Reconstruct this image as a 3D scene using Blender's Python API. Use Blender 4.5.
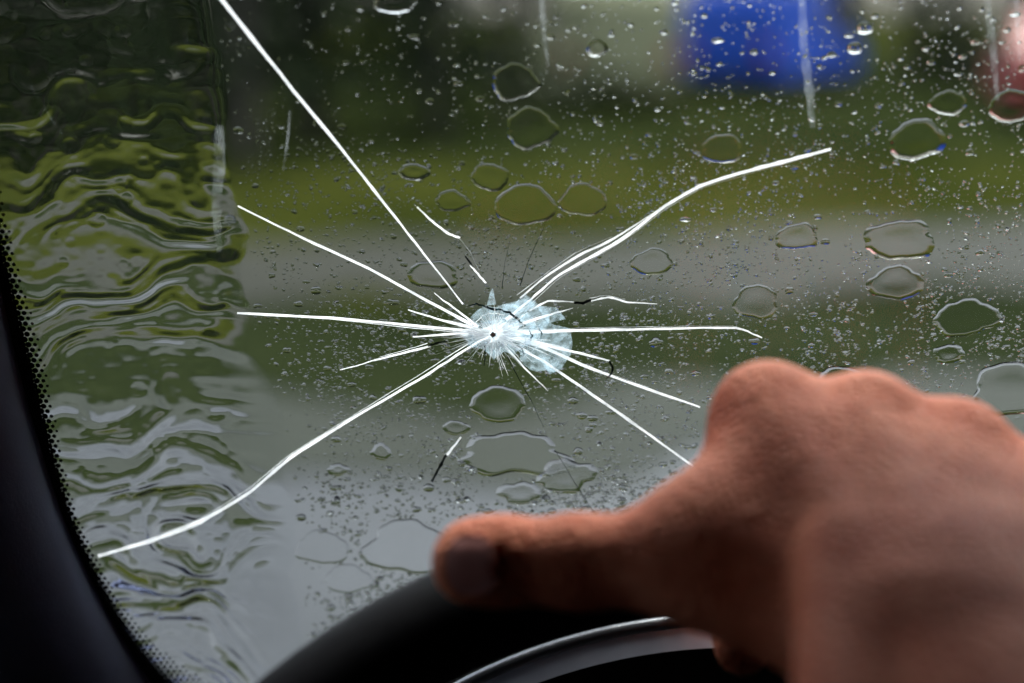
import bpy, math, random
import numpy as np
from mathutils import Vector

for o in list(bpy.data.objects):
    bpy.data.objects.remove(o)
SC = bpy.context.scene
COL = SC.collection
R = math.radians
rng = np.random.default_rng(11)
random.seed(11)

# ------------------------------------------------------------------ camera
PITCH = 11.0
FPX = 1700.0
CAM = np.array([0.0, 0.0, 1.5])
D0 = 0.55                                   # distance to the windscreen on the lens axis
cam_d = bpy.data.cameras.new('camera')
cam = bpy.data.objects.new('camera', cam_d)
COL.objects.link(cam)
cam.location = CAM
cam.rotation_euler = (R(90 - PITCH), 0, 0)
cam_d.sensor_width = 36.0
cam_d.lens = FPX / 1024 * 36.0
cam_d.clip_start = 0.02
cam_d.clip_end = 2000
cam_d.dof.use_dof = True
cam_d.dof.focus_distance = D0 - 0.004
cam_d.dof.aperture_fstop = 3.9
SC.camera = cam

# ------------------------------------------------------------------ sky, sun, exposure
SUN_EL, SUN_AZ = 64.0, 24.0                 # azimuth from +Y towards +X
w = bpy.data.worlds.new('World')
SC.world = w
w.use_nodes = True
nt = w.node_tree
nt.nodes.clear()
out = nt.nodes.new('ShaderNodeOutputWorld')
bg = nt.nodes.new('ShaderNodeBackground')
sky = nt.nodes.new('ShaderNodeTexSky')
sky.sky_type = 'NISHITA'
sky.sun_disc = False
sky.sun_elevation = R(SUN_EL)
sky.sun_rotation = R(SUN_AZ)
sky.air_density = 1.0
sky.dust_density = 4.0
sky.ozone_density = 1.0
hs = nt.nodes.new('ShaderNodeHueSaturation')     # rain cloud: the sky's colour washed out
hs.inputs['Saturation'].default_value = 0.42
nt.links.new(sky.outputs[0], hs.inputs['Color'])
nt.links.new(hs.outputs[0], bg.inputs[0])
bg.inputs[1].default_value = 0.15
nt.links.new(bg.outputs[0], out.inputs[0])
sun_d = bpy.data.lights.new('sun', 'SUN')
sun_d.energy = 1.5
sun_d.angle = R(25)
sun_d.color = (1.0, 0.96, 0.9)
sun = bpy.data.objects.new('sun', sun_d)
COL.objects.link(sun)
sv = Vector((math.sin(R(SUN_AZ)) * math.cos(R(SUN_EL)), math.cos(R(SUN_AZ)) * math.cos(R(SUN_EL)), math.sin(R(SUN_EL))))
sun.rotation_euler = sv.to_track_quat('Z', 'Y').to_euler()
sun.location = (0, 0, 30)

SC.view_settings.view_transform = 'Standard'
SC.view_settings.look = 'None'
SC.view_settings.exposure = 1.64
SC.view_settings.gamma = 1.0
SC.view_settings.use_curve_mapping = False
SC.render.engine = 'CYCLES'
cy = SC.cycles
cy.use_denoising = True
cy.max_bounces = 14
cy.diffuse_bounces = 4
cy.glossy_bounces = 6
cy.transmission_bounces = 12
cy.transparent_max_bounces = 48
cy.sample_clamp_indirect = 8.0
cy.caustics_refractive = True
cy.caustics_reflective = False

# ------------------------------------------------------------------ frames and helpers
cp, sp_ = math.cos(R(PITCH)), math.sin(R(PITCH))
FW = np.array([0, cp, -sp_])
RT = np.array([1.0, 0, 0])
UP = np.array([0, sp_, cp])
RAKE = 75.0                                 # windscreen slope
GN = np.array([0, math.sin(R(RAKE)), math.cos(R(RAKE))])     # outward
GS = np.array([0, -math.cos(R(RAKE)), math.sin(R(RAKE))])    # up the glass
GP = CAM + FW * D0


def P(px, py, z):
    return CAM + z * (FW + (px - 512.0) / FPX * RT + (341.5 - py) / FPX * UP)


def on_glass(px, py, wo=0.0):
    d = FW + (px - 512.0) / FPX * RT + (341.5 - py) / FPX * UP
    t = (np.dot(GN, GP - CAM) + wo) / np.dot(GN, d)
    return CAM + t * d


def guv(px, py):
    q = on_glass(px, py) - GP
    return np.array([q[0], float(np.dot(q, GS))])


def gxyz(u, v, wo):
    u = np.asarray(u, float); v = np.asarray(v, float); wo = np.asarray(wo, float)
    return GP + u[..., None] * RT + v[..., None] * GS + wo[..., None] * GN


def tag(o, label=None, cat=None, group=None, kind=None):
    if label: o['label'] = label
    if cat: o['category'] = cat
    if group: o['group'] = group
    if kind: o['kind'] = kind
    return o


ORIGIN = {}


def empty(name, loc):
    e = bpy.data.objects.new(name, None)
    COL.objects.link(e)
    e.location = loc
    e.empty_display_size = 0.05
    ORIGIN[e] = np.array(loc, float)
    return e


def mesh_obj(name, verts, faces, mat, parent=None, smooth=False, loc=None):
    """verts in world space; stored relative to the root's origin"""
    verts = np.asarray(verts, float)
    if parent is not None:
        org = ORIGIN[parent]
    else:
        org = np.array(loc if loc is not None else (0, 0, 0), float)
    me = bpy.data.meshes.new(name)
    me.from_pydata((verts - org).tolist(), [], [list(map(int, f)) for f in faces])
    if smooth:
        me.polygons.foreach_set('use_smooth', np.ones(len(me.polygons), bool))
    for m in (mat if isinstance(mat, (list, tuple)) else [mat]):
        me.materials.append(m)
    me.update()
    o = bpy.data.objects.new(name, me)
    COL.objects.link(o)
    if parent is not None:
        o.parent = parent
    else:
        o.location = org
    ORIGIN[o] = org
    return o


def box_vf(x0, x1, y0, y1, z0, z1):
    v = [(x, y, z) for z in (z0, z1) for y in (y0, y1) for x in (x0, x1)]
    f = [(0, 2, 3, 1), (4, 5, 7, 6), (0, 1, 5, 4), (2, 6, 7, 3), (0, 4, 6, 2), (1, 3, 7, 5)]
    return v, f


class MB:
    def __init__(s): s.v = []; s.f = []
    def add(s, v, f):
        n = len(s.v)
        s.v += [tuple(map(float, q)) for q in v]
        s.f += [tuple(i + n for i in q) for q in f]
        return s
    def box(s, *a): return s.add(*box_vf(*a))


def bevel(o, width, seg=2):
    m = o.modifiers.new('bevel', 'BEVEL')
    m.width = width; m.segments = seg; m.limit_method = 'ANGLE'
    return o


def catmull(pts, n=8):
    p = np.asarray(pts, float)
    e = np.vstack([2 * p[0] - p[1], p, 2 * p[-1] - p[-2]])
    res = []
    for i in range(len(p) - 1):
        a, b, c, d = e[i], e[i + 1], e[i + 2], e[i + 3]
        for t in np.linspace(0, 1, n, endpoint=False):
            res.append(0.5 * ((2 * b) + (c - a) * t + (2 * a - 5 * b + 4 * c - d) * t * t + (3 * b - a - 3 * c + d) * t ** 3))
    res.append(p[-1])
    return np.array(res)


def tube(pts, r, seg=10, closed=False):
    pts = np.asarray(pts, float)
    n = len(pts)
    V = []; F = []
    tn = np.gradient(pts, axis=0)
    if closed:
        tn = np.roll(pts, -1, 0) - np.roll(pts, 1, 0)
    ref = np.array([0, 0.3, 1.0])
    rr = np.broadcast_to(r, (n,))
    for i in range(n):
        t = tn[i] / np.linalg.norm(tn[i])
        a = np.cross(t, ref); a /= np.linalg.norm(a)
        b = np.cross(a, t)
        for k in range(seg):
            th = 2 * math.pi * k / seg
            V.append(pts[i] + rr[i] * (math.cos(th) * a + math.sin(th) * b))
    m = n if closed else n - 1
    for i in range(m):
        j = (i + 1) % n
        for k in range(seg):
            l = (k + 1) % seg
            F.append((i * seg + k, i * seg + l, j * seg + l, j * seg + k))
    if not closed:
        F.append(tuple(range(seg - 1, -1, -1)))
        F.append(tuple((n - 1) * seg + k for k in range(seg)))
    return V, F


def noise2(x, y, seed=0):
    """smooth value noise, numpy"""
    r_ = np.random.default_rng(seed)
    T = r_.uniform(-1, 1, (64, 64))
    xi = np.floor(x).astype(int); yi = np.floor(y).astype(int)
    fx = x - xi; fy = y - yi
    fx = fx * fx * fx * (fx * (fx * 6 - 15) + 10); fy = fy * fy * fy * (fy * (fy * 6 - 15) + 10)
    g = lambda a, b: T[(a) % 64, (b) % 64]
    return (g(xi, yi) * (1 - fx) + g(xi + 1, yi) * fx) * (1 - fy) + (g(xi, yi + 1) * (1 - fx) + g(xi + 1, yi + 1) * fx) * fy


# ------------------------------------------------------------------ materials
def newmat(name):
    m = bpy.data.materials.new(name)
    m.use_nodes = True
    t = m.node_tree
    t.nodes.clear()
    o = t.nodes.new('ShaderNodeOutputMaterial')
    return m, t, o


def noise_node(t, scale, detail=4, rough=0.6, stretch=None):
    tc = t.nodes.new('ShaderNodeTexCoord')
    n = t.nodes.new('ShaderNodeTexNoise')
    n.inputs['Scale'].default_value = scale
    n.inputs['Detail'].default_value = detail
    n.inputs['Roughness'].default_value = rough
    if stretch:
        mp = t.nodes.new('ShaderNodeMapping')
        mp.inputs['Scale'].default_value = stretch
        t.links.new(tc.outputs['Object'], mp.inputs[0])
        t.links.new(mp.outputs[0], n.inputs['Vector'])
    else:
        t.links.new(tc.outputs['Object'], n.inputs['Vector'])
    return n


def ramp(t, src, stops):
    r_ = t.nodes.new('ShaderNodeValToRGB')
    e = r_.color_ramp.elements
    while len(e) < len(stops): e.new(0.5)
    for i, (p, c) in enumerate(stops):
        e[i].position = p
        e[i].color = (*c, 1) if len(c) == 3 else c
    t.links.new(src, r_.inputs[0])
    return r_


def pbr(name, c0, c1=None, scale=20, rough=0.5, r1=None, metallic=0.0, bump=0.0, bscale=None, bdist=0.001,
        spec=0.5, coat=0.0, sss=0.0, detail=4, stretch=None):
    m, t, o = newmat(name)
    b = t.nodes.new('ShaderNodeBsdfPrincipled')
    t.links.new(b.outputs[0], o.inputs[0])
    b.inputs['Metallic'].default_value = metallic
    b.inputs['Specular IOR Level'].default_value = spec
    b.inputs['Coat Weight'].default_value = coat
    n = noise_node(t, scale, detail, 0.6, stretch)
    r_ = ramp(t, n.outputs['Fac'], [(0.3, c0), (0.7, c1 or c0)])
    t.links.new(r_.outputs[0], b.inputs['Base Color'])
    mr = t.nodes.new('ShaderNodeMapRange')
    mr.inputs['To Min'].default_value = rough
    mr.inputs['To Max'].default_value = r1 if r1 is not None else rough
    t.links.new(n.outputs['Fac'], mr.inputs['Value'])
    t.links.new(mr.outputs[0], b.inputs['Roughness'])
    if bump > 0:
        n2 = noise_node(t, bscale or scale * 4, 5)
        bp = t.nodes.new('ShaderNodeBump')
        bp.inputs['Strength'].default_value = bump
        bp.inputs['Distance'].default_value = bdist
        t.links.new(n2.outputs['Fac'], bp.inputs['Height'])
        t.links.new(bp.outputs[0], b.inputs['Normal'])
    if sss > 0:
        b.inputs['Subsurface Weight'].default_value = sss
        b.inputs['Subsurface Radius'].default_value = (1.0, 0.32, 0.16)
        b.inputs['Subsurface Scale'].default_value = 0.006
    return m


def m_pane():
    m, t, o = newmat('laminated_glass')
    tr = t.nodes.new('ShaderNodeBsdfTransparent')
    tr.inputs[0].default_value = (0.935, 0.965, 0.957, 1)
    gl = t.nodes.new('ShaderNodeBsdfGlossy')
    gl.inputs['Roughness'].default_value = 0.0
    fr = t.nodes.new('ShaderNodeFresnel')
    fr.inputs['IOR'].default_value = 1.17
    mx = t.nodes.new('ShaderNodeMixShader')
    t.links.new(fr.outputs[0], mx.inputs[0])
    t.links.new(tr.outputs[0], mx.inputs[1])
    t.links.new(gl.outputs[0], mx.inputs[2])
    # a breath of damp and grime that catches the daylight
    tl = t.nodes.new('ShaderNodeBsdfTranslucent')
    tl.inputs[0].default_value = (0.9, 0.93, 0.95, 1)
    n = noise_node(t, 9, 6, 0.65, (1, 1, 0.35))
    rp = ramp(t, n.outputs['Fac'], [(0.40, (0.0,) * 3), (0.8, (0.0022,) * 3)])
    m2 = t.nodes.new('ShaderNodeMixShader')
    t.links.new(rp.outputs[0], m2.inputs[0])
    t.links.new(mx.outputs[0], m2.inputs[1])
    t.links.new(tl.outputs[0], m2.inputs[2])
    t.links.new(m2.outputs[0], o.inputs[0])
    return m


def m_water(name='rain_water', rough=0.0):
    m, t, o = newmat(name)
    g = t.nodes.new('ShaderNodeBsdfGlass')
    g.inputs['IOR'].default_value = 1.333
    g.inputs['Roughness'].default_value = rough
    g.inputs['Color'].default_value = (0.99, 0.995, 1, 1)
    t.links.new(g.outputs[0], o.inputs[0])
    return m


def m_scatter(name, col, opacity, gloss=0.15, nscale=900, lo=0.5):
    """broken glass: scatters daylight both ways, partly see-through"""
    m, t, o = newmat(name)
    df = t.nodes.new('ShaderNodeBsdfDiffuse'); df.inputs[0].default_value = (*col, 1)
    tl = t.nodes.new('ShaderNodeBsdfTranslucent'); tl.inputs[0].default_value = (*col, 1)
    gl = t.nodes.new('ShaderNodeBsdfGlossy'); gl.inputs['Roughness'].default_value = 0.15
    tr = t.nodes.new('ShaderNodeBsdfTransparent')
    a = t.nodes.new('ShaderNodeMixShader'); a.inputs[0].default_value = 0.93
    t.links.new(df.outputs[0], a.inputs[1]); t.links.new(tl.outputs[0], a.inputs[2])
    b = t.nodes.new('ShaderNodeMixShader'); b.inputs[0].default_value = gloss
    t.links.new(a.outputs[0], b.inputs[1]); t.links.new(gl.outputs[0], b.inputs[2])
    c = t.nodes.new('ShaderNodeMixShader')
    n = noise_node(t, nscale, 3, 0.6)
    rp = ramp(t, n.outputs['Fac'], [(0.3, (opacity * lo,) * 3), (0.6, (opacity,) * 3)])
    t.links.new(rp.outputs[0], c.inputs[0])
    t.links.new(tr.outputs[0], c.inputs[1]); t.links.new(b.outputs[0], c.inputs[2])
    t.links.new(c.outputs[0], o.inputs[0])
    return m


M = {}
M['pane'] = m_pane()
M['water'] = m_water()
M['film'] = m_water('running_water', 0.045)
m_, t_, o_ = newmat('water_against_glass')       # where water wets the pane nothing is mirrored
g_ = t_.nodes.new('ShaderNodeBsdfRefraction')
g_.inputs['IOR'].default_value = 1.333
g_.inputs['Roughness'].default_value = 0.0
t_.links.new(g_.outputs[0], o_.inputs[0])
M['wet'] = m_
M['crack'] = m_scatter('fractured_glass_white', (0.98, 0.985, 1.0), 1.0, 0.04, 95, 0.35)
M['crack_fine'] = m_scatter('fractured_glass_fine', (0.97, 0.99, 1.0), 0.62, 0.04, 700, 0.5)
M['flake'] = m_scatter('delaminated_glass', (0.66, 0.84, 0.95), 0.22, 0.06, 420, 0.1)
M['smear'] = m_scatter('dried_smear', (0.8, 0.86, 0.9), 0.06, 0.03, 160, 0.0)
M['crack_dark'] = pbr('crack_painted_reflection_teal', (0.003, 0.010, 0.012), (0.008, 0.025, 0.03), 300, 0.6, spec=0.0)  # dark teal colour stands in for crack faces mirroring the dark cabin
M['teal'] = pbr('fracture_edge_teal', (0.008, 0.03, 0.036), (0.04, 0.10, 0.115), 500, 0.6, spec=0.0)
M['frit'] = pbr('black_ceramic_frit', (0.006, 0.006, 0.007), (0.01, 0.01, 0.011), 200, 0.55, spec=0.3)
M['pillar'] = pbr('pillar_trim_plastic', (0.085, 0.10, 0.18), (0.10, 0.118, 0.205), 60, 0.38, 0.5, bump=0.25, bscale=900, bdist=0.0004)
M['dash'] = pbr('dashboard_plastic', (0.008, 0.008, 0.010), (0.014, 0.014, 0.017), 80, 0.65, 0.8, bump=0.3, bscale=700, bdist=0.0005)
M['leather'] = pbr('wheel_leather', (0.004, 0.004, 0.0055), (0.008, 0.008, 0.010), 120, 0.6, 0.75, bump=0.3, bscale=900, bdist=0.0004, spec=0.07)
M['trim'] = pbr('satin_silver_trim', (0.30, 0.31, 0.34), (0.36, 0.37, 0.40), 150, 0.28, 0.36, metallic=1.0)
M['lens'] = pbr('satin_gauge_surround', (0.52, 0.55, 0.68), (0.58, 0.61, 0.74), 60, 0.3, 0.38, metallic=0.85)
M['cloth'] = pbr('grey_headliner_cloth', (0.03, 0.03, 0.032), (0.045, 0.045, 0.047), 300, 0.95)

# ------------------------------------------------------------------ outdoors: ground, roads, verge
def sheet(name, pts, z, mat, kind='structure'):
    o = mesh_obj(name, [(x, y, z) for x, y in pts], [tuple(range(len(pts)))], mat)
    o['kind'] = kind
    return o


M['grass'] = pbr('wet_meadow_grass', (0.010, 0.0145, 0.0030), (0.036, 0.040, 0.0085), 0.45, 0.75, 0.9, bump=0.6, bscale=14, bdist=0.08, spec=0.0)
M['verge'] = pbr('dark_wet_verge_grass', (0.0075, 0.0110, 0.0045), (0.019, 0.0245, 0.0100), 0.7, 0.8, 0.9, bump=0.6, bscale=16, bdist=0.06, spec=0.0)
M['road'] = pbr('wet_asphalt', (0.011, 0.0125, 0.0145), (0.039, 0.043, 0.050), 0.8, 0.2, 0.55, bump=0.25, bscale=40, bdist=0.01, spec=0.21)
M['lane'] = pbr('wet_lane_asphalt', (0.013, 0.014, 0.0095), (0.028, 0.029, 0.022), 0.5, 0.5, 0.75, bump=0.25, bscale=40, bdist=0.01, spec=0.05)

ROT = R(13)


def band(d0, d1, half=160.0, rot=ROT, wob=0.36, n=900):
    """strip lying across the view, from distance d0 to d1, with uneven edges"""
    c, s = math.cos(rot), math.sin(rot)
    xs = np.linspace(-half, half, n)
    a = []
    for e, dd in ((0, d0), (1, d1)):
        ww = (noise2(xs * 0.9, xs * 0 + 3.3 + e + d0, 5) + 0.9 * noise2(xs * 3.3, xs * 0 + 9.3 + e + d0, 6)) * wob
        row = [(x * c - (dd + ww[i]) * s, x * s + (dd + ww[i]) * c) for i, x in enumerate(xs)]
        a += row if e == 0 else row[::-1]
    return a


sheet('meadow', [(-600, -600), (600, -600), (600, 900), (-600, 900)], 0.0, M['grass'])
M['rough'] = pbr('rough_wet_grass', (0.006, 0.0095, 0.003), (0.020, 0.026, 0.008), 0.4, 0.8, 0.9, bump=0.6, bscale=10, bdist=0.1, spec=0.0)
sheet('rough_grass', band(16.5, 60), 0.004, M['rough'])
sheet('road', band(-3.0, 5.9), 0.008, M['road'])
sheet('grass_verge', band(5.9, 8.6), 0.012, M['verge'])
M['shoulder'] = pbr('muddy_road_shoulder', (0.010, 0.013, 0.008), (0.024, 0.028, 0.021), 0.9, 0.5, 0.75, bump=0.4, bscale=30, bdist=0.02, spec=0.08)
sheet('road_shoulder', band(5.15, 6.15, wob=0.5), 0.016, M['shoulder'])
sheet('lane', band(8.6, 10.9), 0.020, M['lane'])

# ------------------------------------------------------------------ outdoors: woodland mass
M['leaf'] = pbr('woodland_leaves', (0.008, 0.014, 0.0065), (0.022, 0.033, 0.012), 0.35, 0.6, 0.75, spec=0.04)
M['bark'] = pbr('woodland_bark', (0.03, 0.026, 0.02), (0.05, 0.042, 0.032), 6, 0.9)


def woodland():
    V = []; F = []; MI = []
    r_ = np.random.default_rng(3)
    c, s = math.cos(ROT * 0.6), math.sin(ROT * 0.6)
    def leaf(p, size):
        a = r_.normal(size=3); a /= np.linalg.norm(a)
        b = np.cross(a, r_.normal(size=3)); b /= np.linalg.norm(b)
        k = len(V)
        V.extend([p - a * size, p - b * size * 0.5, p + a * size, p + b * size * 0.5])
        F.append((k, k + 1, k + 2, k + 3)); MI.append(0)
    for x in np.arange(-34, 36, 2.3):
        for row in range(5):
            bx = x + r_.uniform(-0.9, 0.9)
            by = 17.6 + row * 3.2 + r_.uniform(-0.8, 0.8)
            if row > 2: by += 6.4
            X, Y = bx * c - by * s, bx * s + by * c
            pxx = 512 + X / Y * cp * FPX
            if row < 3 and pxx > 520: continue
            if row > 2 and 480 < pxx < 660: by += 3.0; X, Y = bx * c - by * s, bx * s + by * c
            ht = r_.uniform(3.6, 5.2) + row * 0.35
            v, f = tube([(X, Y, -0.1), (X + r_.uniform(-.1, .1), Y, ht * 0.5), (X + r_.uniform(-.3, .3), Y, ht * 0.85)], [0.14, 0.10, 0.04], 6)
            k = len(V); V.extend([np.array(q) for q in v]); F.extend([tuple(i + k for i in q) for q in f]); MI.extend([1] * len(f))
            for cl in range(16):
                cz = r_.uniform(0.35, ht)
                cr = r_.uniform(0.55, 1.05) * (1.15 - 0.5 * cz / ht)
                ang = r_.uniform(0, 6.28)
                off = r_.uniform(0.2, 1.25) * (1.1 - 0.6 * cz / ht)
                cc = np.array([X + off * math.cos(ang), Y + off * math.sin(ang), cz])
                for q in range(42):
                    d = r_.normal(size=3); d /= np.linalg.norm(d)
                    leaf(cc + d * cr * r_.uniform(0.5, 1.0), r_.uniform(0.10, 0.2))
    o = mesh_obj('woodland', V, F, [M['leaf'], M['bark']])
    o.data.polygons.foreach_set('material_index', np.array(MI, np.int32))
    tag(o, 'dark green blurred mass of trees and bushes beyond the grass', 'woodland', kind='stuff')


woodland()


# ------------------------------------------------------------------ outdoors: parked vehicles (far, out of focus)
def paint(name, c):
    return pbr(name, c, tuple(min(1, k * 1.12) for k in c), 2, 0.45, 0.55, coat=0.08, spec=0.3)


M['vglass'] = pbr('vehicle_glass', (0.012, 0.014, 0.016), None, 5, 0.08)
M['rubber'] = pbr('tyre_rubber', (0.012, 0.012, 0.012), (0.02, 0.02, 0.02), 30, 0.85)
M['alloy'] = pbr('wheel_alloy', (0.35, 0.35, 0.36), None, 20, 0.35, metallic=0.9)
M['lampglass'] = pbr('headlamp_glass', (0.6, 0.62, 0.65), None, 20, 0.15)
M['redlamp'] = pbr('tail_lamp', (0.25, 0.008, 0.006), None, 20, 0.2)


def vehicle(name, prof, win, length, width, wheels, mat, loc, yaw, label, cat):
    """prof: side outline (x along, z up); win: list of side-window outlines"""
    root = empty(name, loc)
    root.rotation_euler = (0, 0, yaw)
    org = np.array(loc, float)
    h = width / 2

    def put(nm, v, f, m, par=root, bev=0, smooth=False):
        o = mesh_obj(nm, np.array(v) + org, f, m, root, smooth)
        if par is not root: o.parent = par
        if bev: bevel(o, bev, 3)
        return o
    n = len(prof)
    top = max(p[1] for p in prof)
    V = []
    for sgn in (-1, 1):
        for (x, z) in prof:
            tuck = 0.13 * max(0, (z - 0.95) / (top - 0.95)) if z > 0.95 else 0
            V.append((x, sgn * (h - tuck), z))
    F = [tuple(range(n))[::-1], tuple(range(n, 2 * n))] + [(i, (i + 1) % n, n + (i + 1) % n, n + i) for i in range(n)]
    body = put('body', V, F, mat, bev=0.05)
    for poly in win:
        for sgn in (-1, 1):
            k = len(poly)
            vv = []
            for dd in (0.002, 0.012):
                for (x, z) in poly:
                    tuck = 0.13 * max(0, (z - 0.95) / (top - 0.95))
                    vv.append((x, sgn * (h - tuck + dd), z))
            ff = [tuple(range(k)), tuple(range(2 * k - 1, k - 1, -1))] + [(i, (i + 1) % k, k + (i + 1) % k, k + i) for i in range(k)]
            put('window', vv, ff, M['vglass'])
    xf = max(p[0] for p in prof); xr = min(p[0] for p in prof)
    for sgn in (-1, 1):
        v, f = box_vf(xf - 0.06, xf + 0.015, sgn * h * 0.72 - 0.16, sgn * h * 0.72 + 0.16, 0.62, 0.76)
        put('headlight', v, f, M['lampglass'], bev=0.02)
        v, f = box_vf(xr - 0.015, xr + 0.06, sgn * h * 0.78 - 0.1, sgn * h * 0.78 + 0.1, 0.68, 0.92)
        put('tail_light', v, f, M['redlamp'], bev=0.02)
    v, f = box_vf(xf - 0.02, xf + 0.05, -h * 0.9, h * 0.9, 0.32, 0.48)
    put('bumper', v, f, M['dash'], bev=0.03)
    for wx in wheels:
        for sgn in (-1, 1):
            pts = [(wx + 0.315 * math.cos(a) * 0.78, sgn * (h - 0.09), 0.315 + 0.315 * 0.78 * math.sin(a)) for a in np.linspace(0, 2 * math.pi, 20, endpoint=False)]
            v, f = tube(pts, 0.085, 8, True)
            wv = put('wheel', v, f, M['rubber'], smooth=True)
            cv = [(wx, sgn * (h - 0.03), 0.315)] + [(wx + 0.19 * math.cos(a), sgn * (h - 0.06), 0.315 + 0.19 * math.sin(a)) for a in np.linspace(0, 2 * math.pi, 12, endpoint=False)]
            put('rim', cv, [(0, 1 + i, 1 + (i + 1) % 12) for i in range(12)], M['alloy'], par=wv)
    tag(root, label, cat)
    return root


VAN = [(-2.3, 0.32), (2.3, 0.32), (2.38, 0.55), (2.3, 0.95), (1.55, 1.12), (0.95, 1.85), (0.6, 1.96), (-2.2, 1.96), (-2.35, 1.7), (-2.38, 0.6)]
VANW = [[(0.25, 1.1), (1.3, 1.1), (0.85, 1.72), (0.25, 1.78)]]
CAR = [(-2.05, 0.28), (2.05, 0.28), (2.15, 0.5), (2.02, 0.78), (1.05, 0.93), (0.35, 1.4), (-0.9, 1.45), (-1.65, 1.02), (-2.08, 0.95), (-2.14, 0.55)]
CARW = [[(-0.1, 0.95), (0.85, 0.95), (0.3, 1.33), (-0.1, 1.36)], [(-1.3, 0.98), (-0.2, 0.95), (-0.2, 1.36), (-0.8, 1.38)]]


def ground_at(px, dist):
    return ((px - 512) / FPX * dist / cp, dist, 0.0)


vehicle('parked_van', VAN, VANW, 4.7, 1.95, (-1.45, 1.5), paint('blue_paint', (0.003, 0.055, 0.40)),
        ground_at(765, 33.0), R(61), 'bright blue van parked before the trees, out of focus, upper right', 'van')
vehicle('parked_van', VAN, VANW, 4.7, 1.95, (-1.45, 1.5), paint('cream_paint', (0.28, 0.28, 0.16)),
        ground_at(600, 28.5), R(93), 'cream coloured van left of the blue van, out of focus', 'van')
vehicle('parked_car', CAR, CARW, 4.2, 1.75, (-1.3, 1.3), paint('red_paint', (0.30, 0.05, 0.04)),
        ground_at(1048, 25.0), R(80), 'dull red car at the top right corner, right of the blue van', 'car')

# ------------------------------------------------------------------ windscreen
WS = empty('windscreen', on_glass(512, 760))
tag(WS, 'cracked wet car windscreen with a star shaped stone impact', 'windscreen')

pil_px = [(-170, -470), (-110, -230), (-58, 20), (-22, 170), (0, 258), (25, 368), (50, 456), (70, 515), (92, 565), (122, 622), (160, 680), (215, 738), (300, 792), (420, 838), (600, 872)]
fr_px = [(-135, -470), (-80, -230), (-24, 20), (2, 160), (15, 228), (26, 272), (46, 345), (57, 400), (68, 456), (80, 502), (101, 550), (133, 606), (170, 645), (233, 685), (330, 722), (440, 752), (620, 780)]
pil_uv = catmull([guv(*p) for p in pil_px], 6)
fr_uv = catmull([guv(*p) for p in fr_px], 8)
TOPV, RIGHTU, BOTV = 0.165, 0.95, guv(512, 885)[1]
# pane outline: the left edge runs under the pillar, the rest lies out of the picture
edge = [p + np.array([-0.012, -0.006]) for p in pil_uv if p[1] < TOPV]
outl = [np.array([edge[0][0], TOPV])] + edge + [np.array([RIGHTU, edge[-1][1]]), np.array([RIGHTU, TOPV])]
outl = np.array(outl)
k = len(outl)
V = np.vstack([gxyz(outl[:, 0], outl[:, 1], np.full(k, -0.005)), gxyz(outl[:, 0], outl[:, 1], np.zeros(k))])
F = [tuple(range(k)), tuple(range(2 * k - 1, k - 1, -1))] + [(i, k + i, k + (i + 1) % k, (i + 1) % k) for i in range(k)]
mesh_obj('pane', V, F, M['pane'], WS)


def poly_dist(q, poly):
    """distance of points q (n,2) to polyline, signed: + on the glass side"""
    best = np.full(len(q), 9e9); sg = np.ones(len(q))
    for a, b in zip(poly[:-1], poly[1:]):
        ab = b - a
        t = np.clip(((q - a) @ ab) / (ab @ ab), 0, 1)
        d = q - (a + t[:, None] * ab)
        dd = np.hypot(d[:, 0], d[:, 1])
        cr = ab[0] * (q[:, 1] - a[1]) - ab[1] * (q[:, 0] - a[0])
        m = dd < best
        best[m] = dd[m]; sg[m] = np.sign(cr[m])
    return best * sg


# ceramic frit on the inner face: solid strip and fading dots
WI = -0.0054
def resample(c, n):
    s = np.r_[0, np.cumsum(np.hypot(*np.diff(c, axis=0).T))]
    t = np.linspace(0, s[-1], n)
    return np.c_[np.interp(t, s, c[:, 0]), np.interp(t, s, c[:, 1])]
A = resample(pil_uv, 120); B = resample(fr_uv, 120)
inner = A + (B - A) * 0.34
V = np.vstack([gxyz(A[:, 0] - 0.01, A[:, 1], np.full(120, WI)), gxyz(inner[:, 0], inner[:, 1], np.full(120, WI))])
F = [(i, i + 1, 121 + i, 120 + i) for i in range(119)]
frit = mesh_obj('frit_band', V, F, M['frit'], WS)
frit['label'] = 'black ceramic band along the left edge of the glass'
pit = 0.00215
gu = np.arange(-0.30, 0.06, pit); gv = np.arange(-0.22, 0.24, pit * 0.866)
Q = np.array([(u + (j % 2) * pit / 2, v) for j, v in enumerate(gv) for u in gu])
dF = -poly_dist(Q, fr_uv)       # inside the frit positive
dI = poly_dist(Q, inner)
if np.median(dF[Q[:, 0] > 0.0]) > 0: dF = -dF; dI = -dI
bw = np.maximum(dF + np.maximum(dI, 0), 1e-5)
t01 = dF / bw
ok = (dF > 0) & (dI > -0.003)
rad = pit * (0.20 + 0.43 * np.clip(t01, 0, 1))
V = []; F = []
for (u, v), r0 in zip(Q[ok], rad[ok]):
    k = len(V)
    for a in range(8):
        V.append((u + r0 * math.cos(a * math.pi / 4 + .39), v + r0 * math.sin(a * math.pi / 4 + .39)))
    F.append(tuple(range(k, k + 8)))
V = np.array(V)
fd = mesh_obj('frit_dots', gxyz(V[:, 0], V[:, 1], np.full(len(V), WI - 0.0001)), F, M['frit'], WS)
fd['kind'] = 'stuff'
fd['label'] = 'fading black dot pattern beside the ceramic band'

# ------------------------------------------------------------------ cracks
PXM = D0 / FPX


NCR = [0]


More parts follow.
